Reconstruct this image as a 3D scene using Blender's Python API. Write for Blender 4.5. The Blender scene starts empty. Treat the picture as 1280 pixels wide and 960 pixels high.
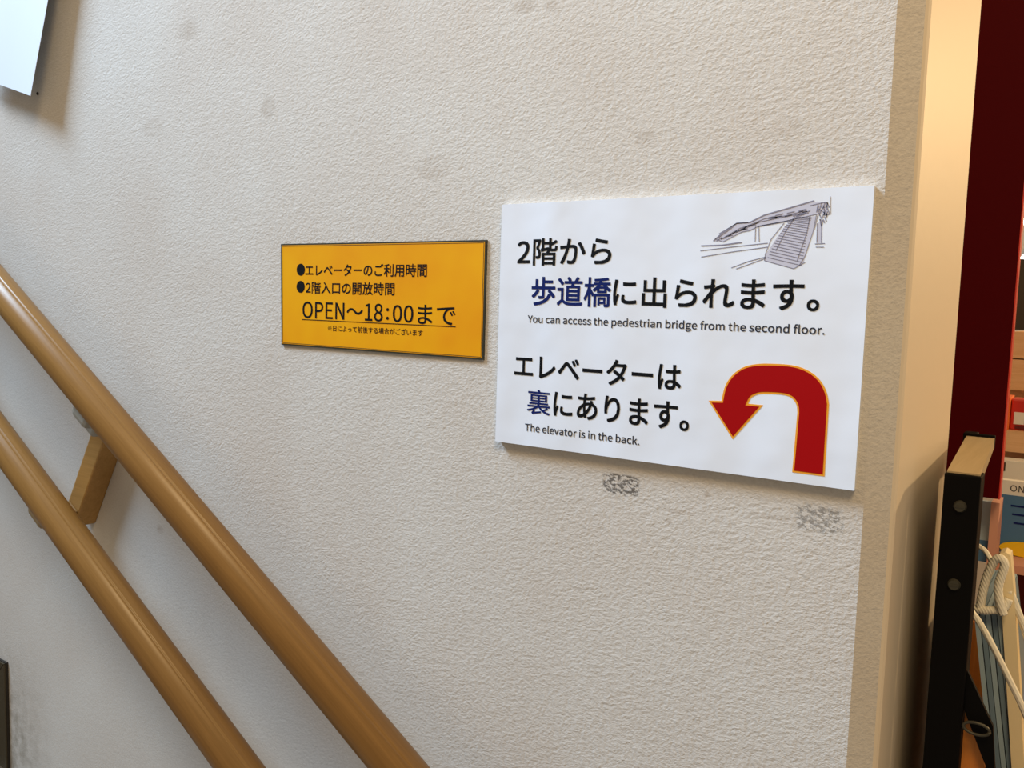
import bpy, bmesh, math, random
from mathutils import Vector, Matrix

random.seed(7)
SC = bpy.context.scene
COL = SC.collection
H = 1.4                    # eye height above the lower floor; z below is given relative to the eye

# ------------------------------------------------------------------ camera
ROT = [[0.82306, 0.567159, 0.03005], [0.074847, -0.055865, -0.995629], [-0.563001, 0.821711, -0.088431]]              # rows: right, down, forward
DIST = 0.60335               # metres from the lens to the plaster wall
cd = bpy.data.cameras.new('camera'); cam = bpy.data.objects.new('camera', cd); COL.objects.link(cam)
cd.sensor_width = 36.0; cd.lens = 1080.0 / 1280.0 * 36.0; cd.clip_start = 0.01
r, d, f = [Vector(v) for v in ROT]
cam.matrix_world = Matrix(((r.x, -d.x, -f.x, 0), (r.y, -d.y, -f.y, -DIST), (r.z, -d.z, -f.z, H), (0, 0, 0, 1)))
SC.camera = cam

# ------------------------------------------------------------------ world, lights, exposure
w = bpy.data.worlds.new('world'); SC.world = w; w.use_nodes = True
bg = w.node_tree.nodes['Background']; bg.inputs[0].default_value = (1.0, 0.80, 0.58, 1); bg.inputs[1].default_value = 0.35
SC.view_settings.view_transform = 'Standard'; SC.view_settings.look = 'None'
SC.view_settings.exposure = 0.0; SC.view_settings.gamma = 1.0; SC.view_settings.use_curve_mapping = False

def area(name, loc, target, size, power, col, sy=None, spread=180):
    l = bpy.data.lights.new(name, 'AREA'); l.energy = power; l.color = col
    l.shape = 'RECTANGLE'; l.size = size; l.size_y = sy or size; l.spread = math.radians(spread)
    o = bpy.data.objects.new(name, l); COL.objects.link(o)
    o.location = (loc[0], loc[1], loc[2] + H)
    dirv = Vector((target[0], target[1], target[2])) - Vector(loc)
    o.rotation_euler = dirv.to_track_quat('-Z', 'Y').to_euler()
    return o
# daylight coming down the stairwell from the upper left, and warm shop lamps on the right
area('stairwell_daylight', (-2.3, -0.92, 2.2), (-0.45, 0, 0.45), 0.95, 51, (0.58, 0.78, 1.0), 0.95, 100)
area('shop_lamp', (1.15, 1.95, 0.62), (-0.1, 0.15, -0.1), 0.09, 27, (1.0, 0.68, 0.34))
area('shop_lamp', (0.9, 1.0, 1.0), (-0.1, 0.8, -0.1), 0.5, 3.5, (1.0, 0.72, 0.42))
area('shop_lamp', (0.38, -1.0, 1.3), (-0.1, 0.0, 0.1), 0.5, 17, (1.0, 0.71, 0.38))

# ------------------------------------------------------------------ materials
def mat(name, col, rough=0.6, metal=0.0, spec=0.5):
    m = bpy.data.materials.new(name); m.use_nodes = True
    b = m.node_tree.nodes['Principled BSDF']
    b.inputs['Base Color'].default_value = (*col, 1); b.inputs['Roughness'].default_value = rough
    b.inputs['Metallic'].default_value = metal; b.inputs['Specular IOR Level'].default_value = spec
    return m
def N(m, t, **kw):
    n = m.node_tree.nodes.new(t)
    for k, v in kw.items():
        if k in n.inputs: n.inputs[k].default_value = v
        else: setattr(n, k, v)
    return n
def L(m, a, b): m.node_tree.links.new(a, b)
def bsdf(m): return m.node_tree.nodes['Principled BSDF']
def srgb(*c): return tuple((x / 255 / 12.92) if x / 255 <= 0.04045 else ((x / 255 + 0.055) / 1.055) ** 2.4 for x in c)
def mapped(m, scale=(1, 1, 1), rot=(0, 0, 0)):
    t = N(m, 'ShaderNodeTexCoord'); r0 = N(m, 'ShaderNodeMapping'); mp = N(m, 'ShaderNodeMapping')
    mp.inputs['Scale'].default_value = scale; r0.inputs['Rotation'].default_value = rot
    L(m, t.outputs['Object'], r0.inputs['Vector']); L(m, r0.outputs['Vector'], mp.inputs['Vector']); return mp.outputs['Vector']
def math_(m, op, a, b=None, clamp=False):
    n = N(m, 'ShaderNodeMath', operation=op, use_clamp=clamp)
    for i, v in enumerate((a, b)):
        if v is None: continue
        if isinstance(v, (int, float)): n.inputs[i].default_value = v
        else: L(m, v, n.inputs[i])
    return n.outputs[0]
def mixc(m, fac, a, b):
    n = N(m, 'ShaderNodeMix', data_type='RGBA')
    for i, v in ((0, fac), (6, a), (7, b)):
        if isinstance(v, (int, float)): n.inputs[i].default_value = v
        elif isinstance(v, tuple): n.inputs[i].default_value = (*v, 1)
        else: L(m, v, n.inputs[i])
    return n.outputs[2]
def bumped(m, height, strength, dist):
    b = N(m, 'ShaderNodeBump'); b.inputs['Strength'].default_value = strength; b.inputs['Distance'].default_value = dist
    L(m, height, b.inputs['Height']); L(m, b.outputs[0], bsdf(m).inputs['Normal'])
def noise(m, vec, scale, detail=2, rough=0.5):
    n = N(m, 'ShaderNodeTexNoise'); n.inputs['Scale'].default_value = scale
    n.inputs['Detail'].default_value = detail; n.inputs['Roughness'].default_value = rough
    L(m, vec, n.inputs['Vector']); return n.outputs['Fac']
def ramp(m, fac, lo, hi):
    n = N(m, 'ShaderNodeMapRange'); n.clamp = True
    n.inputs['From Min'].default_value = lo; n.inputs['From Max'].default_value = hi
    L(m, fac, n.inputs['Value']); return n.outputs[0]

def plaster():
    m = mat('plaster', srgb(206, 203, 198), 0.85, 0, 0.25)
    v = mapped(m); vs = mapped(m, (0.72, 1, 1), (0, math.radians(9), 0))
    g = noise(m, vs, 440, 3, 0.62); g2 = noise(m, vs, 170, 2, 0.5)
    h = math_(m, 'ADD', math_(m, 'MULTIPLY', g, 0.75), math_(m, 'MULTIPLY', g2, 0.5))
    # smoother troweling below the rails
    sv = N(m, 'ShaderNodeSeparateXYZ'); L(m, v, sv.inputs[0])
    vv = math_(m, 'ADD', math_(m, 'MULTIPLY', sv.outputs[0], math.sin(math.radians(30.46))), math_(m, 'MULTIPLY', math_(m, 'SUBTRACT', sv.outputs[2], H), math.cos(math.radians(30.46))))
    sm = math_(m, 'ADD', math_(m, 'MULTIPLY', ramp(m, vv, -0.68, -0.56), 0.65), 0.35)
    bumped(m, math_(m, 'MULTIPLY', h, sm), 1.0, 0.0011)
    big = noise(m, v, 5, 3, 0.6)
    c = mixc(m, ramp(m, big, 0.35, 0.7), srgb(209, 207, 203), srgb(202, 196, 189))
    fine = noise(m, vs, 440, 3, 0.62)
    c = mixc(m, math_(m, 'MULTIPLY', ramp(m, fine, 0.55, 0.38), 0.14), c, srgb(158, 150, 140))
    # scuffs, smudges and old tape marks with shapes of their own: (x, z, half width, half height, tilt, strength, kind)
    geo = N(m, 'ShaderNodeTexCoord'); sep = N(m, 'ShaderNodeSeparateXYZ'); L(m, geo.outputs['Object'], sep.inputs[0])
    speck = noise(m, mapped(m, (0.5, 1, 1.0), (0, math.radians(-14), 0)), 420, 3, 0.7)
    cloud = noise(m, v, 60, 3, 0.6)
    for (x, z, a, b, s, kind) in MARKS:
        dx = math_(m, 'DIVIDE', math_(m, 'SUBTRACT', sep.outputs[0], x), a)
        dz = math_(m, 'DIVIDE', math_(m, 'SUBTRACT', sep.outputs[2], z + H), b)
        p = 6 if kind == 'scuff' else 2
        rr = math_(m, 'ADD', math_(m, 'POWER', math_(m, 'ABSOLUTE', dx), p), math_(m, 'POWER', math_(m, 'ABSOLUTE', dz), p))
        rr = math_(m, 'ADD', rr, math_(m, 'MULTIPLY', math_(m, 'SUBTRACT', cloud, 0.5), 1.0 if kind == 'scuff' else 3.0))
        k = ramp(m, rr, 1.25, 0.4)
        tex = ramp(m, speck, 0.47, 0.54) if kind == 'scuff' else ramp(m, cloud, 0.3, 0.75)
        c = mixc(m, math_(m, 'MULTIPLY', math_(m, 'MULTIPLY', k, tex), s), c, srgb(84, 80, 76) if kind == 'scuff' else srgb(150, 132, 112))
    # grime specks low on the wall beside the metal frame
    gr = math_(m, 'MULTIPLY', ramp(m, sep.outputs[0], -1.17, -1.29), ramp(m, sep.outputs[2], H - 0.50, H - 0.66))
    c = mixc(m, math_(m, 'MULTIPLY', gr, math_(m, 'MULTIPLY', ramp(m, cloud, 0.3, 0.7), 0.75)), c, srgb(118, 110, 92))
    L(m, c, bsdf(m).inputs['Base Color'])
    return m
# kinds: scuff = dense dark rubbed dots, smudge = faint cloudy stain
MARKS = [(-0.3067, -0.1366, 0.0165, 0.0085, 0.85, 'scuff'), (-0.1538, -0.1389, 0.0165, 0.0095, 0.55, 'scuff'), (-0.7276, 0.1964, 0.012, 0.012, 0.6, 'smudge'), (-0.8615, 0.2939, 0.02, 0.012, 0.45, 'smudge'), (-0.2994, 0.1306, 0.01, 0.006, 0.45, 'smudge'), (-0.4128, 0.2452, 0.014, 0.006, 0.5, 'smudge'), (-0.3857, 0.242, 0.008, 0.005, 0.5, 'smudge'), (-0.5069, 0.1215, 0.02, 0.012, 0.45, 'smudge'), (-0.1907, 0.1279, 0.01, 0.006, 0.45, 'smudge'), (-0.9194, -0.2787, 0.008, 0.006, 0.6, 'smudge'), (-0.2352, -0.1337, 0.003, 0.002, 0.8, 'smudge'), (-0.256, -0.1503, 0.012, 0.002, 0.6, 'smudge'), (-0.2647, -0.1591, 0.003, 0.002, 0.6, 'smudge'), (-0.9303, 0.1945, 0.02, 0.012, 0.4, 'smudge'), (-0.1875, -0.1427, 0.02, 0.002, 0.45, 'smudge')]
M = {}
M['plaster'] = plaster()
M['cream'] = mat('cream_paint', srgb(222, 208, 186), 0.5)
mc = M['cream']; bumped(mc, noise(mc, mapped(mc), 60, 2), 0.15, 0.001)
def wood(name, c1, c2, axis_rot, rough=0.42, stretch=(2.2, 60, 60), bump=0.05):
    m = mat(name, c1, rough)
    v = mapped(m, stretch, axis_rot)
    n = noise(m, v, 3.0, 4, 0.6); n2 = noise(m, v, 11, 3, 0.6)
    k = math_(m, 'ADD', math_(m, 'MULTIPLY', n, 0.6), math_(m, 'MULTIPLY', n2, 0.4))
    L(m, mixc(m, ramp(m, k, 0.36, 0.64), c1, c2), bsdf(m).inputs['Base Color'])
    bumped(m, n2, bump, 0.0005)
    return m
M['rail'] = wood('rail_wood_resin', srgb(136, 101, 50), srgb(152, 115, 62), (0, -math.radians(30.46), 0), 0.34)
M['post_wood'] = wood('mounting_post_wood', srgb(158, 118, 60), srgb(176, 134, 74), (0, 0, 0), 0.5)
M['grey_metal'] = mat('grey_cast_metal', srgb(158, 155, 146), 0.45, 0.3)
M['tan_metal'] = mat('tan_painted_metal', srgb(148, 122, 84), 0.45)
M['board'] = mat('white_foam_board', srgb(232, 232, 230), 0.6)
def printed(name, col, rough=0.35, amt=0.5, tint=None):
    m = mat(name, col, rough, 0, 0.25)
    v = mapped(m); n = noise(m, v, 9, 3, 0.55)
    wv = N(m, 'ShaderNodeTexWave'); wv.inputs['Scale'].default_value = 5.0; wv.inputs['Distortion'].default_value = 6.0
    L(m, v, wv.inputs['Vector'])
    bumped(m, math_(m, 'ADD', n, math_(m, 'MULTIPLY', wv.outputs['Fac'], 0.25)), amt, 0.004)
    if tint: L(m, mixc(m, ramp(m, n, 0.35, 0.65), col, tint), bsdf(m).inputs['Base Color'])
    return m
M['paper'] = printed('white_printed_sheet', srgb(228, 237, 252), 0.38, 0.6)
M['paper2'] = mat('white_paper', srgb(220, 231, 248), 0.6)
M['yellow'] = printed('yellow_laminated_sheet', srgb(234, 170, 0), 0.5, 0.08, srgb(226, 148, 0))
M['ink'] = mat('black_ink', srgb(8, 9, 13), 0.6, 0, 0.15)
M['grey_ink'] = mat('grey_ink', srgb(48, 50, 60), 0.6, 0, 0.15)
M['navy'] = mat('navy_ink', srgb(12, 30, 96), 0.6, 0, 0.15)
M['sketch'] = mat('pencil_ink', srgb(136, 136, 156), 0.6, 0, 0.2)
M['sketch_fill'] = mat('pale_pencil_shade', srgb(196, 198, 216), 0.6, 0, 0.2)
M['red'] = mat('red_ink', srgb(160, 0, 4), 0.55, 0, 0.15)
M['gold'] = mat('gold_ink', srgb(236, 160, 46), 0.5, 0, 0.2)
M['green_border'] = mat('dark_border_ink', srgb(44, 44, 30), 0.5)
M['bronze'] = mat('dark_bronze_metal', srgb(86, 78, 62), 0.45, 0.5)
M['bronze_dark'] = mat('bronze_seam', srgb(34, 28, 20), 0.6)
M['black'] = mat('black_powder_coat', srgb(7, 6, 6), 0.6, 0, 0.1)
M['bolt'] = mat('zinc_bolt', srgb(70, 68, 58), 0.5, 0.5)
M['tan'] = wood('tan_board', srgb(168, 148, 112), srgb(180, 160, 124), (0, 0, math.pi / 2), 0.55)
M['red_panel'] = mat('dark_red_panel', srgb(68, 0, 5), 0.6, 0, 0.06)
M['pink'] = mat('pinkish_wood', srgb(205, 150, 128), 0.6)
M['orange_wood'] = wood('orange_wood', srgb(196, 112, 32), srgb(214, 134, 50), (0, 0, 0), 0.5, (40, 40, 3))
M['pine'] = wood('pale_pine', srgb(214, 168, 122), srgb(228, 186, 142), (0, 0, 0), 0.5)
M['bag'] = mat('blue_grey_paper', srgb(150, 172, 184), 0.6)
M['bag2'] = mat('slate_paper', srgb(108, 130, 146), 0.6)
M['cream_paper'] = mat('cream_paper', srgb(232, 214, 172), 0.6)
M['rope'] = mat('white_rope', srgb(236, 230, 212), 0.7)
mr = M['rope']; wv = N(mr, 'ShaderNodeTexWave'); wv.inputs['Scale'].default_value = 160; L(mr, mapped(mr, (1, 1, 1), (0.6, 0.6, 0)), wv.inputs['Vector']); bumped(mr, wv.outputs['Fac'], 0.4, 0.0006)
M['whitebox'] = mat('white_carton', srgb(226, 224, 216), 0.5)
M['blue'] = mat('blue_print', srgb(72, 116, 158), 0.4)
M['pale_blue'] = mat('pale_blue_print', srgb(176, 198, 214), 0.4)
M['yellow_label'] = mat('yellow_label', srgb(238, 196, 22), 0.45)
M['red_pack'] = mat('red_packet', srgb(196, 44, 32), 0.4)
M['orange'] = mat('orange_packet', srgb(240, 112, 40), 0.45)
M['darkred'] = mat('deep_red_board', srgb(96, 10, 12), 0.5)
M['dark'] = mat('dark_shelf_back', srgb(58, 46, 30), 0.6)
M['floor'] = mat('grey_vinyl', srgb(140, 136, 128), 0.6)
lampm = mat('lit_bulb', (1, 0.9, 0.75)); bsdf(lampm).inputs['Emission Color'].default_value = (1, 0.92, 0.8, 1); bsdf(lampm).inputs['Emission Strength'].default_value = 6
M['bulb'] = lampm
mb = M['black']

# ------------------------------------------------------------------ object helpers
def tag(o, label=None, cat=None, group=None, kind=None):
    for k, v in (('label', label), ('category', cat), ('group', group), ('kind', kind)):
        if v: o[k] = v
    return o
def thing(name, loc, label, cat, group=None):
    o = bpy.data.objects.new(name, None); COL.objects.link(o); o.empty_display_size = 0.05
    o.location = (loc[0], loc[1], loc[2] + H); return tag(o, label, cat, group)
def obj(name, bm, m, parent=None, smooth=False, label=None):
    """links bm (built in eye-relative world metres) as one mesh object; children are stored relative to their parent"""
    off = Vector((0, 0, H))
    if parent is not None:
        q = parent; base = Vector((0, 0, 0))
        while q is not None: base += q.location; q = q.parent
        off = off - base
    bmesh.ops.translate(bm, verts=bm.verts, vec=off)
    me = bpy.data.meshes.new(name); bm.to_mesh(me); bm.free()
    if smooth:
        for p in me.polygons: p.use_smooth = True
    for x in (m if isinstance(m, (list, tuple)) else [m]): me.materials.append(M[x])
    o = bpy.data.objects.new(name, me); COL.objects.link(o); o.parent = parent
    if label: o['label'] = label
    return o
def struct(name, bm, m, parent=None, **k): return tag(obj(name, bm, m, parent, **k), kind='structure')
def box(bm, x0, x1, y0, y1, z0, z1, bev=0.0, mi=0, basis=None):
    vs = bmesh.ops.create_cube(bm, size=1)['verts']
    bmesh.ops.scale(bm, vec=(x1 - x0, y1 - y0, z1 - z0), verts=vs)
    bmesh.ops.translate(bm, vec=((x0 + x1) / 2, (y0 + y1) / 2, (z0 + z1) / 2), verts=vs)
    fs = set(f for v in vs for f in v.link_faces)
    for f in fs: f.material_index = mi
    if bev > 0:
        es = list(set(e for v in vs for e in v.link_edges))
        bmesh.ops.bevel(bm, geom=es, offset=bev, segments=2, affect='EDGES', profile=0.6)
    if basis is not None: bmesh.ops.transform(bm, matrix=basis, verts=[v for v in bm.verts if v.is_valid])
    return bm
def B(*a, **k): return box(bmesh.new(), *a, **k)
def prism(bm, pts, y0, y1, mi=0):
    """outline in x,z extruded in y (y0 nearer the eye)"""
    a = [bm.verts.new((x, y0, z)) for x, z in pts]; b = [bm.verts.new((x, y1, z)) for x, z in pts]
    n = len(pts); fs = [bm.faces.new(a), bm.faces.new(b[::-1])]
    for i in range(n): fs.append(bm.faces.new((a[i], b[i], b[(i + 1) % n], a[(i + 1) % n])))
    for f in fs: f.material_index = mi
    bmesh.ops.recalc_face_normals(bm, faces=fs); return bm
def sweep(bm, path, rad, n=12, prof=None):
    """tube along a path; rad may be a list"""
    P = [Vector(p) for p in path]; up = Vector((0, -1, 0.2)).normalized(); rings = []
    for i, p in enumerate(P):
        t = (P[min(i + 1, len(P) - 1)] - P[max(i - 1, 0)]).normalized()
        s = t.cross(up).normalized(); u = s.cross(t).normalized()
        rr = rad[i] if isinstance(rad, (list, tuple)) else rad
        rings.append([bm.verts.new(p + (s * math.cos(2 * math.pi * k / n) + u * math.sin(2 * math.pi * k / n)) * rr) for k in range(n)])
    for a, b in zip(rings, rings[1:]):
        for k in range(n): bm.faces.new((a[k], a[(k + 1) % n], b[(k + 1) % n], b[k]))
    bm.faces.new(rings[0][::-1]); bm.faces.new(rings[-1])
    bmesh.ops.recalc_face_normals(bm, faces=bm.faces[:]); return bm
def smooth_path(pts, k=6):
    out = []; P = [Vector(p) for p in pts]; P = [P[0]] + P + [P[-1]]
    for i in range(1, len(P) - 2):
        for j in range(k):
            t = j / k; a, b, c, d_ = P[i - 1], P[i], P[i + 1], P[i + 2]
            out.append(0.5 * ((2 * b) + (c - a) * t + (2 * a - 5 * b + 4 * c - d_) * t * t + (3 * b - a - 3 * c + d_) * t ** 3))
    out.append(P[-2]); return out
def font(kind):
    """one of Blender's own bundled fonts, else its built-in one"""
    try:
        import os
        return bpy.data.fonts.load(os.path.join(bpy.utils.system_resource('DATAFILES', path='fonts'), kind), check_existing=True)
    except Exception:
        return None
def lettering(text, x0, x1, z0, z1, y, m, parent, bold=0.0, label=None, name='lettering', thick=0.00015, face='Noto Sans CJK Regular.woff2'):
    """text turned into a thin mesh, its ink stretched to the given rectangle on the wall (z0 bottom, z1 top); bold = stroke growth in metres"""
    c = bpy.data.curves.new('tmp', 'FONT'); c.body = text; c.resolution_u = 4
    ft = font(face)
    if ft: c.font = ft
    t = bpy.data.objects.new('tmp', c); COL.objects.link(t); bpy.context.view_layer.update()
    me = bpy.data.meshes.new_from_object(t.evaluated_get(bpy.context.evaluated_depsgraph_get()))
    bpy.data.objects.remove(t)
    xs = [v.co.x for v in me.vertices]; ys = [v.co.y for v in me.vertices]
    ax, bx, ay, by = min(xs), max(xs), min(ys), max(ys)
    bm = bmesh.new(); b = bold / 2
    for k, (ox, oz) in enumerate([(0, 0)] if bold == 0 else [(-b, -b), (b, -b), (-b, b), (b, b)]):
        n0 = len(bm.verts); bm.from_mesh(me); bm.verts.ensure_lookup_table()
        for v in bm.verts[n0:]:
            v.co = Vector((x0 + b + (v.co.x - ax) / (bx - ax) * (x1 - x0 - bold) + ox, y - thick - k * 1e-6,
                           z0 + b + (v.co.y - ay) / (by - ay) * (z1 - z0 - bold) + oz))
    bpy.data.meshes.remove(me)
    for f_ in bm.faces: f_.material_index = 0
    return obj(name, bm, m, parent, label=label)
def strip(bm, pts, wd, y, thick=0.0001):
    for (x0, z0), (x1, z1) in zip(pts, pts[1:]):
        dx, dz = x1 - x0, z1 - z0; l = math.hypot(dx, dz) or 1e-9; nx, nz = -dz / l * wd / 2, dx / l * wd / 2
        prism(bm, [(x0 + nx, z0 + nz), (x1 + nx, z1 + nz), (x1 - nx, z1 - nz), (x0 - nx, z0 - nz)], y - thick, y)

# ------------------------------------------------------------------ the setting
bm = bmesh.new()      # plaster wall: flat face, narrow splayed edge strip, rounded arris, painted return
CX = -0.108
sec = [(-3.4, 0.0, 0), (-0.1256, 0.0, 0), (-0.1108, 0.0105, 1), (-0.1092, 0.0125, 1), (CX, 0.0150, 1), (CX, 0.234, 0), (-3.4, 0.234, 0)]
lo = [bm.verts.new((x, y, -H)) for x, y, _ in sec]; hi = [bm.verts.new((x, y, 1.5)) for x, y, _ in sec]
mats = [0, 0, 1, 1, 1, 0, 0]
for i in range(len(sec)):
    j = (i + 1) % len(sec); f_ = bm.faces.new((lo[i], lo[j], hi[j], hi[i])); f_.material_index = mats[i]
bm.faces.new(lo[::-1]); bm.faces.new(hi)
bmesh.ops.recalc_face_normals(bm, faces=bm.faces[:])
struct('wall_left', bm, ['plaster', 'cream'])
struct('floor', B(-3.4, 2.2, -2.2, 3.0, -H - 0.1, -H), 'floor')
struct('wall_back', B(-1.2, 2.2, 2.7, 2.8, -H, 1.5), 'cream')
struct('ceiling', B(-1.2, 2.2, 0.24, 2.8, 1.5, 1.6), 'cream')
bm = bmesh.new()      # the flight of steps the rails follow (below the frame)
tan30 = math.tan(math.radians(30.46)); st = [(-0.24, -H)]
x, z = -0.24, -H
for i in range(9):
    z += 0.17; st.append((x, z)); x -= 0.289; st.append((x, z))
st.append((x, -H)); prism(bm, st, -1.3, 0.0)
struct('trim_1', bm, 'floor')

# ------------------------------------------------------------------ double handrail
TH = math.radians(30.46); S_ = 0.065; R_ = 0.0196
ZU = -0.6778; ZL = -0.8754
U = Vector((math.cos(TH), 0, -math.sin(TH))); Vv = Vector((math.sin(TH), 0, math.cos(TH))); Wv = Vector((0, -1, 0))
def uvw(u, v, w): return U * u + Vv * v + Wv * w
hr = thing('handrail', (-1.076, 0, -0.75 + 0.1), 'double wood-look stair handrail running down the plaster wall on short posts', 'handrail')
def rail_bm(vc):
    bm = bmesh.new(); n = 144; prof = []
    for k in range(n):
        a = 2 * math.pi * k / n; rr = R_
        # two fine lengthwise seams on the upper front and a flatter crown between them
        for s0 in GROOVES:
            dlt = abs((a - s0 + math.pi) % (2 * math.pi) - math.pi)
            if dlt < 0.05: rr -= 0.0010 * (1 - dlt / 0.07)
        prof.append((rr * math.cos(a), rr * math.sin(a)))      # (outwards from the wall, up)
    for u in (-2.5, 0.35):
        for w_, v_ in prof: bm.verts.new(uvw(u, vc + v_, S_ + w_))
    bm.verts.ensure_lookup_table(); vs = bm.verts
    for k in range(n): bm.faces.new((vs[k], vs[(k + 1) % n], vs[n + (k + 1) % n], vs[n + k]))
    bm.faces.new([vs[k] for k in range(n)][::-1]); bm.faces.new([vs[n + k] for k in range(n)])
    bmesh.ops.recalc_face_normals(bm, faces=bm.faces[:]); return bm
GROOVES = [math.radians(70)]
VU, VL = ZU * math.cos(TH), ZL * math.cos(TH)
def finish_rail(o):
    for p in o.data.polygons: p.use_smooth = len(p.vertices) == 4
finish_rail(obj('rail', rail_bm(VU), 'rail', hr, label='upper wood-look handrail tube'))
finish_rail(obj('rail', rail_bm(VL), 'rail', hr, label='lower wood-look handrail tube'))
def frame_box(u0, u1, v0, v1, w0, w1, bev):
    bm = box(bmesh.new(), u0, u1, v0, v1, w0, w1, bev)
    mt = Matrix((( U.x, Vv.x, Wv.x, 0), (U.y, Vv.y, Wv.y, 0), (U.z, Vv.z, Wv.z, 0), (0, 0, 0, 1)))
    bmesh.ops.transform(bm, matrix=mt, verts=bm.verts); bmesh.ops.recalc_face_normals(bm, faces=bm.faces[:]); return bm
for k, uc in enumerate((-0.778, -0.778 - 1.0, -0.778 + 1.0)):
    obj('mounting_post', frame_box(uc - 0.0138, uc + 0.0138, VL - 0.037, VU - 0.058, 0.0, 0.0285, 0.0022), 'post_wood', hr)
    for vc, mm, lb in ((VU, 'grey_metal', 'grey metal saddle under the upper rail'), (VL, 'tan_metal', 'tan saddle under the lower rail')):
        up = vc == VU
        br = obj('bracket', frame_box(uc + (0.004 if up else -0.020), uc + (0.038 if up else 0.018), vc - (0.0300 if up else 0.0270), vc - 0.010, 0.046, 0.076, 0.006), mm, hr, smooth=False, label=lb)
        if up: obj('stem', frame_box(uc + 0.0000, uc + 0.0200, vc - 0.0575, vc - 0.028, 0.020, 0.050, 0.004), mm, br)
        else: obj('stem', frame_box(uc - 0.011, uc + 0.011, vc - 0.0250, vc - 0.012, 0.0286, 0.050, 0.002), mm, br)

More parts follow.
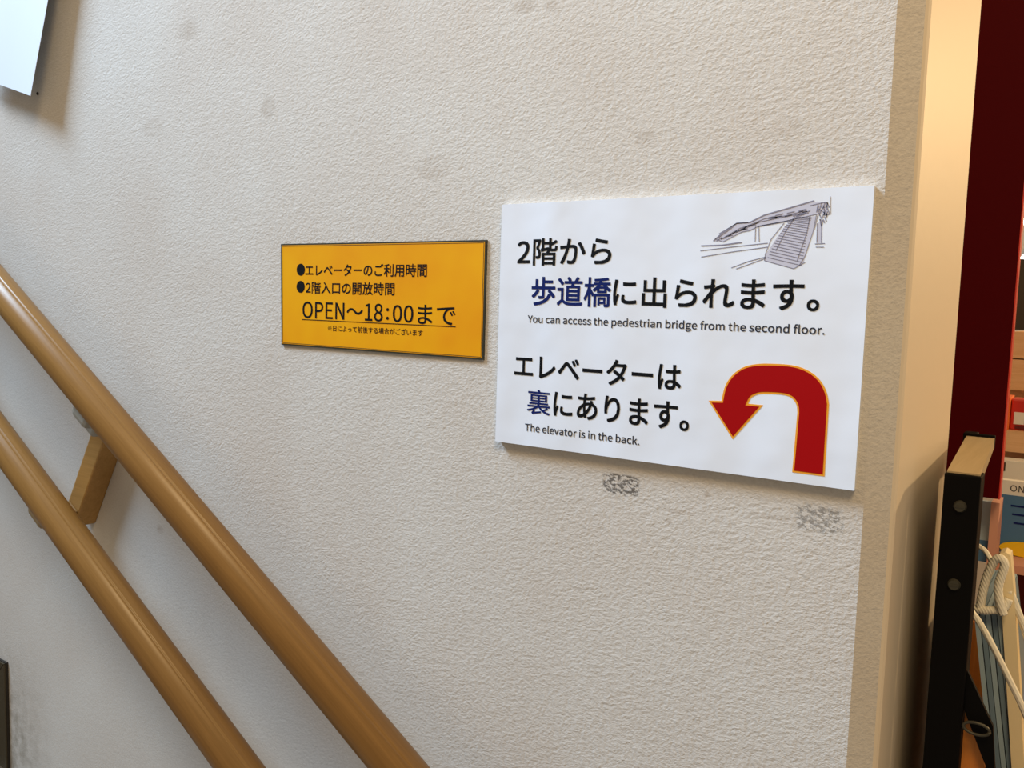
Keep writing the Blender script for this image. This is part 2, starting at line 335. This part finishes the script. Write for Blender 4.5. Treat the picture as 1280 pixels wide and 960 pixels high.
# ------------------------------------------------------------------ white direction sign
def sign_white():
    t = thing('direction_sign', (-0.278, -0.003, -0.1144), 'large white printed direction sign with a red U-turn arrow and a bridge sketch', 'sign')
    obj('backing_board', B(-0.4245, -0.1311, -0.0052, 0.0, -0.1144, 0.0850), 'board', t)
    Y = -0.0060
    bm = bmesh.new()                                     # printed sheet, corner-true, a hair proud of the board
    nx, nz = 24, 16; g = []
    x0, x1, z0, z1 = -0.4249, -0.1308, -0.1147, 0.0852
    for i in range(nx + 1):
        g.append([bm.verts.new((x0 + (x1 - x0) * i / nx, Y, z0 + (z1 - z0) * j / nz)) for j in range(nz + 1)])
    for i in range(nx):
        for j in range(nz): bm.faces.new((g[i][j], g[i + 1][j], g[i + 1][j + 1], g[i][j + 1]))
    bmesh.ops.solidify(bm, geom=bm.faces[:], thickness=-0.0006) if False else None
    r_ = bmesh.ops.extrude_face_region(bm, geom=bm.faces[:])
    bmesh.ops.translate(bm, vec=(0, 0.0006, 0), verts=[v for v in r_['geom'] if isinstance(v, bmesh.types.BMVert)])
    bmesh.ops.recalc_face_normals(bm, faces=bm.faces[:])
    sh = obj('printed_sheet', bm, 'paper', t)
    a = dict(y=Y - 0.0001, parent=sh)
    lettering('2階から', -0.4077, -0.3198, 0.0345, 0.0566, m='ink', bold=0.0007, **a)
    lettering('歩道橋', -0.3925, -0.3188, 0.0020, 0.0256, m='navy', bold=0.0007, label='navy blue lettering', **a)
    lettering('に出られます。', -0.3170, -0.1609, 0.0030, 0.0256, m='ink', bold=0.0007, **a)
    lettering('You can access the pedestrian bridge from the second floor.', -0.3953, -0.1564, -0.0139, -0.0056, m='grey_ink', bold=0.0002, **a)
    lettering('エレベーターは', -0.4072, -0.2574, -0.0580, -0.0380, m='ink', bold=0.0007, **a)
    lettering('裏', -0.3933, -0.3706, -0.0876, -0.0670, m='navy', bold=0.0003, label='navy blue lettering', **a)
    lettering('にあります。', -0.3676, -0.2496, -0.0876, -0.0665, m='ink', bold=0.0007, **a)
    lettering('The elevator is in the back.', -0.3947, -0.2893, -0.1024, -0.0958, m='grey_ink', bold=0.0002, **a)
    A = [(-0.1723,-0.1077),(-0.1505,-0.1077),(-0.1506,-0.0586),(-0.1526,-0.0506),(-0.1572,-0.0429),(-0.1649,-0.0371),(-0.1755,-0.0339),(-0.1896,-0.0336),(-0.2017,-0.0346),(-0.2114,-0.0377),(-0.2192,-0.0443),(-0.2238,-0.0527),(-0.2256,-0.0627),(-0.2355,-0.0633),(-0.2158,-0.0896),(-0.1952,-0.0631),(-0.206,-0.063),(-0.204,-0.0587),(-0.2004,-0.0563),(-0.1956,-0.0551),(-0.1837,-0.0546),(-0.1765,-0.0559),(-0.1722,-0.0605),(-0.1712,-0.0663)]
    A = A[:2] + [(p.x, p.y) for p in smooth_path([Vector(q) for q in A[2:13]], 4)] + A[13:16] + [(p.x, p.y) for p in smooth_path([Vector(q) for q in A[16:]], 4)]
    bm = bmesh.new(); prism(bm, A, Y - 0.00018, Y - 0.00002)
    ao = obj('arrow', bm, 'gold', sh, label='red U-turn arrow with a thin gold outline')
    # inset red face: every edge moved inwards
    n = len(A); ins = []
    for i in range(n):
        p0, p1, p2 = Vector(A[i - 1]), Vector(A[i]), Vector(A[(i + 1) % n])
        e1, e2 = (p1 - p0).normalized(), (p2 - p1).normalized()
        n1, n2 = Vector((-e1.y, e1.x)), Vector((-e2.y, e2.x))
        bis = (n1 + n2).normalized(); k = 0.0013 / max(0.42, bis.dot(n1)); ins.append((p1 + bis * k))
    area2 = sum(A[i][0] * A[(i + 1) % n][1] - A[(i + 1) % n][0] * A[i][1] for i in range(n))
    if area2 < 0:
        ins = []
        for i in range(n):
            p0, p1, p2 = Vector(A[i - 1]), Vector(A[i]), Vector(A[(i + 1) % n])
            e1, e2 = (p1 - p0).normalized(), (p2 - p1).normalized()
            n1, n2 = Vector((e1.y, -e1.x)), Vector((e2.y, -e2.x))
            bis = (n1 + n2).normalized(); ins.append(p1 + bis * (0.0013 / max(0.42, bis.dot(n1))))
    bm = bmesh.new(); prism(bm, [(p.x, p.y) for p in ins], Y - 0.00032, Y - 0.0001)
    obj('arrow_fill', bm, 'red', sh, label='deep red fill of the arrow')
    SK = [[(-0.247,0.0484),(-0.2311,0.0487),(-0.2169,0.0504)],[(-0.2474,0.0449),(-0.2262,0.0471),(-0.1983,0.0496)],[(-0.2466,0.0404),(-0.2224,0.044),(-0.1982,0.0469)],[(-0.2236,0.0326),(-0.2114,0.0371),(-0.1989,0.0402)],[(-0.22,0.0318),(-0.1989,0.0393)],[(-0.2379,0.0517),(-0.2315,0.0573),(-0.2212,0.0639),(-0.2118,0.0642),(-0.2017,0.0689),(-0.184,0.0732),(-0.1685,0.0772)],[(-0.2339,0.0568),(-0.2211,0.0637),(-0.2129,0.0639)],[(-0.2306,0.051),(-0.2173,0.0576),(-0.2115,0.0585),(-0.2058,0.0612),(-0.1879,0.064),(-0.1664,0.0682)],[(-0.2058,0.0612),(-0.1968,0.0626),(-0.1813,0.0649)],[(-0.2117,0.0625),(-0.2016,0.0664),(-0.1881,0.0678),(-0.1751,0.0706)],[(-0.2037,0.0645),(-0.1903,0.0668),(-0.1772,0.0691)],[(-0.171,0.074),(-0.161,0.076)],[(-0.1637,0.0756),(-0.1653,0.0681),(-0.1674,0.058)],[(-0.161,0.076),(-0.1579,0.0679),(-0.1621,0.0675)],[(-0.1581,0.0796),(-0.1574,0.0679)],[(-0.2076,0.0612),(-0.2073,0.0506)],[(-0.2053,0.0612),(-0.2044,0.0505)],[(-0.1655,0.0622),(-0.1651,0.0493)],[(-0.1628,0.0643),(-0.1621,0.0492)],[(-0.1663,0.0485),(-0.1597,0.0487)],[(-0.1656,0.0464),(-0.1603,0.0463)],[(-0.1814,0.0654),(-0.1864,0.0574),(-0.1924,0.0442)],[(-0.1878,0.0629),(-0.1962,0.0521),(-0.1996,0.0421),(-0.1999,0.0376)],[(-0.1664,0.0682),(-0.1679,0.0569),(-0.1723,0.0407),(-0.1757,0.0344)],[(-0.1706,0.0672),(-0.1721,0.0559),(-0.1775,0.0375)],[(-0.1999,0.0376),(-0.1794,0.032),(-0.172,0.0364)],[(-0.2368,0.0534),(-0.2306,0.051)],[(-0.2344,0.0539),(-0.2234,0.0617)],[(-0.2325,0.0528),(-0.2186,0.0604),(-0.2105,0.0624)],[(-0.1625,0.0739),(-0.16,0.0679)],[(-0.1656,0.0719),(-0.1589,0.0674)],[(-0.1798,0.067),(-0.1695,0.066)],[(-0.1812,0.0666),(-0.1698,0.0653)],[(-0.1823,0.0659),(-0.1701,0.0644)],[(-0.1834,0.0651),(-0.1703,0.0632)],[(-0.1844,0.0641),(-0.1706,0.062)],[(-0.1854,0.063),(-0.1709,0.0606)],[(-0.1863,0.0618),(-0.1711,0.0592)],[(-0.1873,0.0605),(-0.1714,0.0576)],[(-0.1882,0.0591),(-0.1716,0.056)],[(-0.1891,0.0577),(-0.1718,0.0543)],[(-0.19,0.0562),(-0.1721,0.0525)],[(-0.1909,0.0546),(-0.1723,0.0507)],[(-0.1918,0.0529),(-0.1725,0.0488)],[(-0.1927,0.0512),(-0.1728,0.0468)],[(-0.1936,0.0495),(-0.173,0.0448)],[(-0.1944,0.0476),(-0.1732,0.0428)],[(-0.1953,0.0458),(-0.1734,0.0407)],[(-0.1961,0.0438),(-0.1736,0.0385)],[(-0.1969,0.0419),(-0.1739,0.0363)],[(-0.1978,0.0398),(-0.1741,0.0341)]]
    bm = bmesh.new()
    for i, s in enumerate(SK): strip(bm, s, 0.00042 if i not in (0, 5, 8) else 0.0008, Y - 0.00014, 0.00008)
    # denser hatching on the deck and the pier
    rnd = random.Random(3)
    for i in range(26):
        t0 = rnd.random(); x_ = -0.236 + 0.028 * t0; z_ = 0.0515 + 0.0115 * t0
        strip(bm, [(x_, z_), (x_ + 0.004, z_ + rnd.uniform(0.0005, 0.003))], 0.0005, Y - 0.00014, 0.00008)
    for i in range(22):
        x_ = rnd.uniform(-0.166, -0.159); z_ = rnd.uniform(0.064, 0.076)
        strip(bm, [(x_, z_), (x_ + rnd.uniform(-0.002, 0.002), z_ - rnd.uniform(0.001, 0.005))], 0.0006, Y - 0.00014, 0.00008)
    for i in range(16):
        x_ = rnd.uniform(-0.205, -0.172); z_ = 0.0655 + (x_ + 0.205) * 0.11 + rnd.uniform(-0.001, 0.003)
        strip(bm, [(x_, z_), (x_ + 0.005, z_ + 0.001)], 0.0006, Y - 0.00014, 0.00008)
    obj('bridge_sketch', bm, 'sketch', sh, label='grey pencil-like sketch of a footbridge with a stair')
    bm = bmesh.new()
    prism(bm, [(-0.238, 0.0515), (-0.2315, 0.0572), (-0.2212, 0.0638), (-0.2118, 0.0640), (-0.2017, 0.0685), (-0.1684, 0.0765), (-0.1610, 0.0755), (-0.1590, 0.0680), (-0.1660, 0.0680), (-0.1879, 0.0640), (-0.2058, 0.0612), (-0.2115, 0.0585), (-0.2173, 0.0576), (-0.2306, 0.0512)], Y - 0.00006, Y - 0.00001)
    prism(bm, [(-0.1814, 0.0654), (-0.1878, 0.0600), (-0.1992, 0.0421), (-0.1999, 0.0376), (-0.1794, 0.0322), (-0.1735, 0.0350), (-0.1679, 0.0569), (-0.1664, 0.0670)], Y - 0.00006, Y - 0.00001)
    prism(bm, [(-0.1655, 0.0622), (-0.1625, 0.0640), (-0.1621, 0.0492), (-0.1651, 0.0493)], Y - 0.00006, Y - 0.00001)
    obj('sketch_shading', bm, 'sketch_fill', sh, label='pale grey shading of the bridge sketch')
sign_white()

# ------------------------------------------------------------------ yellow opening-hours notice
def sign_yellow():
    t = thing('hours_notice', (-0.573, -0.001, -0.046), 'small yellow laminated opening-hours notice with a thin dark border', 'sign')
    cr = [(-0.7044, 0.0574), (-0.4430, 0.0567), (-0.4430, -0.0462), (-0.7024, -0.0458)]
    def shrink(k): return [(x + k * sx, z + k * sz) for (x, z), (sx, sz) in zip(cr, ((1, -1), (-1, -1), (-1, 1), (1, 1)))]
    obj('laminate', prism(bmesh.new(), cr, -0.0020, 0.0), 'green_border', t, label='dark border sheet')
    sh = obj('printed_sheet', prism(bmesh.new(), shrink(0.0015), -0.0022, -0.0015), 'yellow', t)
    Y = -0.00225
    bm = bmesh.new(); c2 = shrink(0.0024)
    strip(bm, c2 + [c2[0]], 0.0004, Y, 0.0001); obj('inner_line', bm, 'green_border', sh)
    for zc in (0.0313, 0.0142):
        bm = bmesh.new(); prism(bm, [(-0.6739 + 0.0060 * math.cos(a * math.pi / 16), zc + 0.0060 * math.sin(a * math.pi / 16)) for a in range(32)], Y - 0.00015, Y)
        obj('bullet', bm, 'ink', sh)
    a = dict(y=Y, parent=sh, m='ink')
    lettering('エレベーターのご利用時間', -0.6672, -0.5083, 0.0248, 0.0368, bold=0.00035, **a)
    lettering('2階入口の開放時間', -0.6661, -0.5469, 0.0075, 0.0195, bold=0.00035, **a)
    lettering('OPEN～18', -0.6708, -0.5611, -0.0172, -0.0003, bold=0.0003, **a)
    lettering(':', -0.5568, -0.5534, -0.0152, -0.0042, bold=0.0002, **a)
    lettering('00まで', -0.5486, -0.4745, -0.0176, -0.0000, bold=0.0003, **a)
    obj('underline', B(-0.6717, -0.4740, Y - 0.00015, Y, -0.0190, -0.0183), 'ink', sh)
    lettering('※日によって前後する場合がございます', -0.6341, -0.5116, -0.0287, -0.0228, bold=0.0001, **a)
sign_yellow()

# ------------------------------------------------------------------ loose white sheet, upper left
def sheet():
    t = thing('paper_sheet', (-1.16, -0.02, 0.24), 'blank white paper sheet in the upper left corner, lifting off the plaster wall', 'paper')
    c0 = Vector((-1.149, -0.028, 0.2490)); up = Vector((-1.108, -0.018, 0.3690)); lf = Vector((-1.244, -0.020, 0.2760))
    eu = (up - c0); el = (lf - c0)
    bm = bmesh.new(); n = 12; g = []
    for i in range(n + 1):
        row = []
        for j in range(n + 1):
            a, b = i / n, j / n
            p = c0 + el * (a * 1.75) + eu * (b * 2.15)
            p.y = min(-0.003, -(0.028 - 0.008 * a - 0.0095 * b) + 0.001 * math.sin(a * 5))
            row.append(bm.verts.new(p))
        g.append(row)
    for i in range(n):
        for j in range(n): bm.faces.new((g[i][j], g[i + 1][j], g[i + 1][j + 1], g[i][j + 1]))
    bmesh.ops.recalc_face_normals(bm, faces=bm.faces[:])
    r_ = bmesh.ops.extrude_face_region(bm, geom=bm.faces[:])
    bmesh.ops.translate(bm, vec=(0, 0.0004, 0), verts=[v for v in r_['geom'] if isinstance(v, bmesh.types.BMVert)])
    bmesh.ops.recalc_face_normals(bm, faces=bm.faces[:])
    obj('sheet', bm, 'paper2', t, smooth=False)
    bm = bmesh.new(); bmesh.ops.create_uvsphere(bm, u_segments=10, v_segments=6, radius=0.0016)
    bmesh.ops.scale(bm, vec=(0.9, 1, 1.3), verts=bm.verts); bmesh.ops.translate(bm, vec=(-1.184, -0.0012, 0.2615), verts=bm.verts)
    tag(obj('tack', bm, 'bronze_dark', None), 'tiny dark tack head on the wall beside the blank sheet corner', 'tack')
sheet()

# ------------------------------------------------------------------ bronze frame, lower left
def wall_frame():
    t = thing('wall_grille', (-1.5, -0.002, -0.708), 'dark bronze metal frame with mitred corners low on the wall at the left edge', 'frame')
    x0, x1, z0, z1, w_ = -1.75, -1.3005, -0.708, -0.5455, 0.022
    for nm, pts in (('frame_bar', [(x0, z1), (x1, z1), (x1 - w_, z1 - w_), (x0 + w_, z1 - w_)]), ('frame_bar', [(x1, z1), (x1, z0), (x1 - w_, z0 + w_), (x1 - w_, z1 - w_)]),
                    ('frame_bar', [(x1, z0), (x0, z0), (x0 + w_, z0 + w_), (x1 - w_, z0 + w_)]), ('frame_bar', [(x0, z0), (x0, z1), (x0 + w_, z1 - w_), (x0 + w_, z0 + w_)])):
        c = (sum(p[0] for p in pts) / 4, sum(p[1] for p in pts) / 4)
        q = [(c[0] + (x - c[0]) * 0.995, c[1] + (z - c[1]) * 0.995) for x, z in pts]
        obj(nm, prism(bmesh.new(), q, -0.006, 0.0), 'bronze', t)
    obj('seam', B(x0 - 0.0012, x1 + 0.0012, -0.0035, 0.0, z0 - 0.0012, z1 + 0.0012), 'bronze_dark', t)
wall_frame()

# ------------------------------------------------------------------ shop side: rack beside the wall end
def rack():
    t = thing('display_rack', (-0.08, 0.20, -H), 'black steel display rack with tan top standing against the cream wall end', 'rack')
    x0, x1, zt = -0.0878, -0.0645, -0.1063
    po = obj('post', B(x0, x1, 0.070, 0.092, -H, zt - 0.0012, 0.0012), 'black', t)
    for zc in (-0.1300, -0.1864):
        bm = bmesh.new(); bmesh.ops.create_cone(bm, cap_ends=True, segments=20, radius1=0.0044, radius2=0.0034, depth=0.0024)
        bmesh.ops.rotate(bm, matrix=Matrix.Rotation(math.pi / 2, 3, 'X'), verts=bm.verts); bmesh.ops.translate(bm, vec=(-0.0763, 0.0690, zc), verts=bm.verts)
        box(bm, -0.0792, -0.0734, 0.0672, 0.0680, zc - 0.0005, zc + 0.0005)
        obj('bolt', bm, 'bolt', po)
    obj('top_rim', B(-0.1015, -0.0775, 0.2945, 0.299, zt - 0.010, zt + 0.0025, 0.0008), 'black', t)
    obj('post', B(-0.1045, -0.0930, 0.2995, 0.318, -H, zt + 0.002, 0.0012), 'black', t, label='rear black steel post')
    def slab(q, z0, z1):
        bm = bmesh.new(); a = [bm.verts.new((x, y, z1)) for x, y in q]; b = [bm.verts.new((x, y, z0)) for x, y in q]
        bm.faces.new(a); bm.faces.new(b[::-1])
        for i in range(4): bm.faces.new((a[i], b[i], b[(i + 1) % 4], a[(i + 1) % 4]))
        bmesh.ops.recalc_face_normals(bm, faces=bm.faces[:]); return bm
    obj('top_board', slab([(-0.0866, 0.0735), (-0.0655, 0.0735), (-0.0778, 0.294), (-0.1010, 0.294)], zt - 0.009, zt), 'tan', t, label='tan top board between the black posts')
    obj('shade_panel', B(-0.0905, -0.0880, 0.0925, 0.222, -H + 0.05, zt - 0.0095), 'black', t)  # unseen panel added behind the post to shade the wall return
    K = 0.957
    def kp(*q): return [(x * K, z * K) for x, z in q]
    obj('gusset', prism(bmesh.new(), kp((-0.0672, -0.2585), (-0.0478, -0.2960), (-0.0440, -0.3300), (-0.0440, -0.42), (-0.0500, -0.42), (-0.0505, -0.3270), (-0.0672, -0.2890)), 0.074, 0.078), 'black', t, label='slanted black brace plate at the post')
    obj('shelf', B(-0.0640, 0.42, 0.10, 0.30, -0.60, -0.58), 'tan', t)
    obj('back_panel', B(-0.1000, 0.42, 0.3715, 0.383, -0.66, -0.3050), 'orange_wood', t, label='orange wooden back board')
    pts = [(-0.0553 + 0.0082 * math.cos(k * math.pi / 12), 0.0685, -0.2857 + 0.0042 * math.sin(k * math.pi / 12)) for k in range(25)]
    obj('ring', sweep(bmesh.new(), pts, 0.0011, 8), 'bolt', t, smooth=True, label='grey wire ring on the brace')
    obj('card', prism(bmesh.new(), kp((-0.0672, -0.292), (-0.0655, -0.292), (-0.0520, -0.3290), (-0.0440, -0.36), (-0.0440, -0.44), (-0.0672, -0.44)), 0.082, 0.0835), 'orange_wood', t, label='printed brown card behind the brace')
rack()

# paper bags standing edge-on behind the rack post, with rope handles
def bags():
    for i in range(5):
        t = thing('paper_bag', (-0.060 + i * 0.0043, 0.2, -0.5), ['outermost left blue-grey folded paper bag standing edge-on right of the black post', 'second from left of the five blue-grey folded paper bags', 'middle one of the five blue-grey folded paper bags', 'fourth from left of the five blue-grey folded paper bags', 'rightmost blue-grey folded paper bag, next to the cream one'][i], 'bag', 'folded blue-grey paper bags beside the rack post')
        x = -0.0752 + i * 0.0043; sl = 0.021 / 0.13
        bm = bmesh.new()
        zt, zb = -0.2395 + (i % 2) * 0.001, -0.52
        for dx, yy in ((0, 0),):
            q = [(x, zt), (x + 0.0036, zt), (x + 0.0036 + (zt - zb) * sl, zb), (x + (zt - zb) * sl, zb)]
            prism(bm, q, 0.200, 0.34)
        obj('bag_body', bm, 'bag' if i % 2 == 0 else 'bag2', t)
        q = [(x + 0.0034 + 0.001, zt - 0.001), (x + 0.0042, zt - 0.001), (x + 0.0042 + (zt - zb) * sl, zb), (x + 0.0036 + (zt - zb) * sl, zb)]
        obj('gusset_fold', prism(bmesh.new(), q, 0.203, 0.338), 'bag2', t)
    t = thing('paper_bag', (-0.05, 0.2, -0.5), 'cream paper bag with yellowish side behind the white rope', 'bag')
    q = [(-0.0590, -0.1885), (-0.0555, -0.1868), (-0.0515, -0.1885), (-0.0475, -0.2150), (-0.0455, -0.2300), (-0.010, -0.52), (-0.019, -0.52), (-0.0536, -0.2420), (-0.0560, -0.2100)]
    obj('bag_body', prism(bmesh.new(), q, 0.196, 0.214), 'cream_paper', t)
    # bundled white handle wrap: a flattened loop
    t = thing('handle_bundle', (-0.060, 0.19, -0.24), 'bundled white rope handles looped above the blue-grey paper bags', 'rope')
    lp = smooth_path([(-0.0700, 0.194, -0.2400), (-0.0690, 0.193, -0.2240), (-0.0665, 0.192, -0.2080), (-0.0620, 0.189, -0.1940), (-0.0575, 0.187, -0.1905), (-0.0545, 0.187, -0.1960), (-0.0575, 0.187, -0.2130), (-0.0555, 0.187, -0.2270), (-0.0525, 0.188, -0.2360)], 6)
    obj('loop', sweep(bmesh.new(), lp, 0.0034, 12), 'rope', t, smooth=True)
    lp = smooth_path([(-0.0740, 0.196, -0.2385), (-0.0680, 0.192, -0.2375), (-0.0600, 0.191, -0.2350), (-0.0530, 0.192, -0.2320), (-0.0500, 0.193, -0.2240)], 6)
    obj('loop', sweep(bmesh.new(), lp, 0.0032, 12), 'rope', t, smooth=True)
    t = thing('rope_handle', (-0.05, 0.14, -0.29), 'long white rope handle slanting down to the right in front of the paper bags', 'rope')
    lp = smooth_path([(-0.0745, 0.150, -0.2235), (-0.0700, 0.142, -0.2262), (-0.0650, 0.14, -0.2315), (-0.0552, 0.14, -0.2470), (-0.0417, 0.14, -0.2714), (-0.0300, 0.14, -0.2940), (-0.020, 0.15, -0.325), (-0.015, 0.17, -0.37), (-0.014, 0.19, -0.45)], 6)
    obj('cord', sweep(bmesh.new(), lp, 0.0024, 12), 'rope', t, smooth=True)
    t = thing('rope_handle', (-0.07, 0.2, -0.19), 'short curved white rope end poking out by the rack post', 'rope')
    lp = smooth_path([(-0.0790, 0.21, -0.1865), (-0.0750, 0.202, -0.1868), (-0.0700, 0.197, -0.1885), (-0.0650, 0.193, -0.1945), (-0.0630, 0.193, -0.2010)], 6)
    obj('cord', sweep(bmesh.new(), lp, 0.0020, 12), 'rope', t, smooth=True)
    t = thing('rope_handle', (-0.04, 0.2, -0.24), 'white rope handle at the right edge beside the handle bundle', 'rope')
    lp = smooth_path([(-0.0500, 0.198, -0.2180), (-0.0450, 0.200, -0.2300), (-0.0375, 0.200, -0.2490), (-0.030, 0.205, -0.275), (-0.026, 0.21, -0.32)], 6)
    obj('cord', sweep(bmesh.new(), lp, 0.0026, 12), 'rope', t, smooth=True)
bags()

# dark red board and the goods beyond it
def shop():
    t = thing('red_board', (-0.2, 0.46, -0.19), 'tall dark red board hanging behind the cream wall end', 'board')
    obj('panel', B(-0.40, -0.0835, 0.450, 0.468, -0.1900, 1.2, 0.001), 'red_panel', t)
    obj('lit_edge', B(-0.0834, -0.0822, 0.4495, 0.4685, -0.1900, 1.2), 'red_pack', t, label='brighter red edge')  # warm light on the side face, put into the colour as brighter red
    obj('hanger', B(-0.26, -0.22, 0.452, 0.466, 1.2, 1.5), 'black', t)
    t = thing('goods_shelf', (0.1, 0.9, -H), 'pinkish wooden goods shelf beyond the dark red board', 'shelf')
    for x in (-0.0922, 0.55): obj('upright', B(x, x + 0.0082, 0.48, 0.52, -H, -0.1995), 'pink', t)
    obj('shelf_board', B(-0.0840, 0.55, 0.5015, 0.72, -0.2810, -0.2715), 'pink', t)
    obj('kick_board', B(-0.0840, 0.55, 0.60, 0.612, -0.40, -0.2815), 'darkred', t, label='deep red board under the shelf')
    obj('base', B(-0.0840, 0.55, 0.56, 0.9, -H, -0.42), 'orange_wood', t)
    obj('shelf_board', B(-0.1500, 0.55, 0.70, 1.0, -0.1700, -0.1420), 'pine', t, label='thick pale upper shelf board')
    obj('upright', B(0.558, 0.57, 0.70, 1.0, -H, -0.1425), 'pine', t, label='pale pine upright'); obj('upright', B(-0.162, -0.1502, 0.70, 1.0, -H, -0.1425), 'pine', t, label='pale pine upright')
    t = thing('blue_book', (-0.076, 0.56, -0.2715), 'blue printed book with white border facing out right of the rack post', 'book')
    obj('cover', B(-0.0912, -0.012, 0.550, 0.562, -0.2712, -0.1840, 0.0005), 'whitebox', t)
    obj('print', B(-0.0880, -0.015, 0.5492, 0.5502, -0.2690, -0.2010), 'blue', t, label='blue picture area')
    for k, z in enumerate((-0.212, -0.222, -0.232)): obj('print_line', B(-0.078 + k * 0.002, -0.03, 0.5487, 0.5493, z - 0.002, z), 'navy', t)
    lettering('ON', -0.0800, -0.0660, -0.1965, -0.1890, 0.5498, 'grey_ink', t)
    bm = bmesh.new(); prism(bm, [(-0.060 + 0.026 * math.cos(a * math.pi / 16), -0.2625 + 0.0085 * math.sin(a * math.pi / 16)) for a in range(32)], 0.5450, 0.5480)
    tag(obj('price_label', bm, 'yellow_label'), 'yellow oval label below the blue book', 'label')
    t = thing('leaflet_holder', (-0.10, 0.50, -0.27), 'pale blue-grey leaflet strip between the black post and the pinkish upright', 'leaflet')
    obj('sheet', B(-0.1080, -0.0932, 0.500, 0.506, -0.2725, -0.2030), 'pale_blue', t)
    obj('print', B(-0.1040, -0.0940, 0.4990, 0.5001, -0.2725, -0.2480), 'blue', t)
    t = thing('white_carton', (-0.08, 0.72, -0.2), 'white carton on the shelf directly above the blue book', 'box')
    obj('carton', B(-0.1040, -0.030, 0.66, 0.69, -0.2710, -0.1760, 0.001), 'whitebox', t)
    obj('print', B(-0.1030, -0.095, 0.6590, 0.6601, -0.1900, -0.1790), 'dark', t, label='dark corner print')
    t = thing('orange_packet', (-0.10, 0.72, -0.142), 'slim orange packet at the left end of the thick pale shelf', 'packet')
    obj('packet', B(-0.1046, -0.0985, 0.702, 0.76, -0.1420, -0.0990, 0.0008), 'orange', t)
    for k in range(4):
        t = thing('snack_packet', (-0.088 + k * 0.026, 0.74, -0.142), 'red and white packet standing next to the slim orange one' if k == 0 else ['', 'red and white packet, second from the slim orange one', 'red and white packet, third from the slim orange one', 'red and white packet at the far right of the packet row'][k], 'packet', 'red and white packets')
        x = -0.0978 + k * 0.026
        obj('packet', B(x, x + 0.024, 0.712, 0.75, -0.1420, -0.1010, 0.002), 'red_pack', t)
        obj('print', B(x + 0.004, x + 0.016, 0.7110, 0.7122, -0.1340, -0.1180), 'whitebox', t, label='white printed patch')
        obj('print', B(x + 0.006, x + 0.0200, 0.7108, 0.7121, -0.1400, -0.1355), 'darkred', t, label='dark printed strip')
    t = thing('pine_cabinet', (0.1, 1.0, -H), 'pale wooden cabinet with a dark opening beyond the red board', 'cabinet')
    obj('drawer_front', B(-0.1300, 0.55, 1.02, 1.04, -0.0580, -0.0150), 'pine', t); obj('drawer_front', B(-0.1300, 0.55, 1.02, 1.04, -0.1100, -0.0600), 'pine', t)
    obj('body', B(-0.1300, 0.55, 1.0405, 1.5, -H, -0.0150), 'pine', t)
    obj('back_board', B(-0.1600, 0.55, 1.46, 1.49, -0.0150, 0.1300), 'dark', t, label='dark back board above the top')
    for x, z, yl in ((-0.2025, 0.2580, 2.0), (-0.176, 0.1465, 1.7)):
        t = thing('pendant_bulb', (x + 0.02, yl, z), 'lit white lamp seen past the red board, the upper one' if z > 0.2 else 'lit white lamp seen past the red board, the lower one', 'lamp')
        bm = bmesh.new(); bmesh.ops.create_uvsphere(bm, u_segments=20, v_segments=12, radius=0.012)
        bmesh.ops.scale(bm, vec=(1.9, 1.9, 0.8), verts=bm.verts); bmesh.ops.translate(bm, vec=(x + 0.020, yl, z), verts=bm.verts); obj('bulb', bm, 'bulb', t, smooth=True)
        bm = bmesh.new(); bmesh.ops.create_cone(bm, cap_ends=True, segments=20, radius1=0.02, radius2=0.012, depth=0.03)
        bmesh.ops.translate(bm, vec=(x + 0.020, yl, z + 0.024), verts=bm.verts); obj('socket', bm, 'whitebox', t, smooth=False)
        sweepbm = sweep(bmesh.new(), [(x + 0.020, yl, z + 0.038), (x + 0.0201, yl, 1.5)], 0.002, 8); obj('cable', sweepbm, 'black', t)
shop()
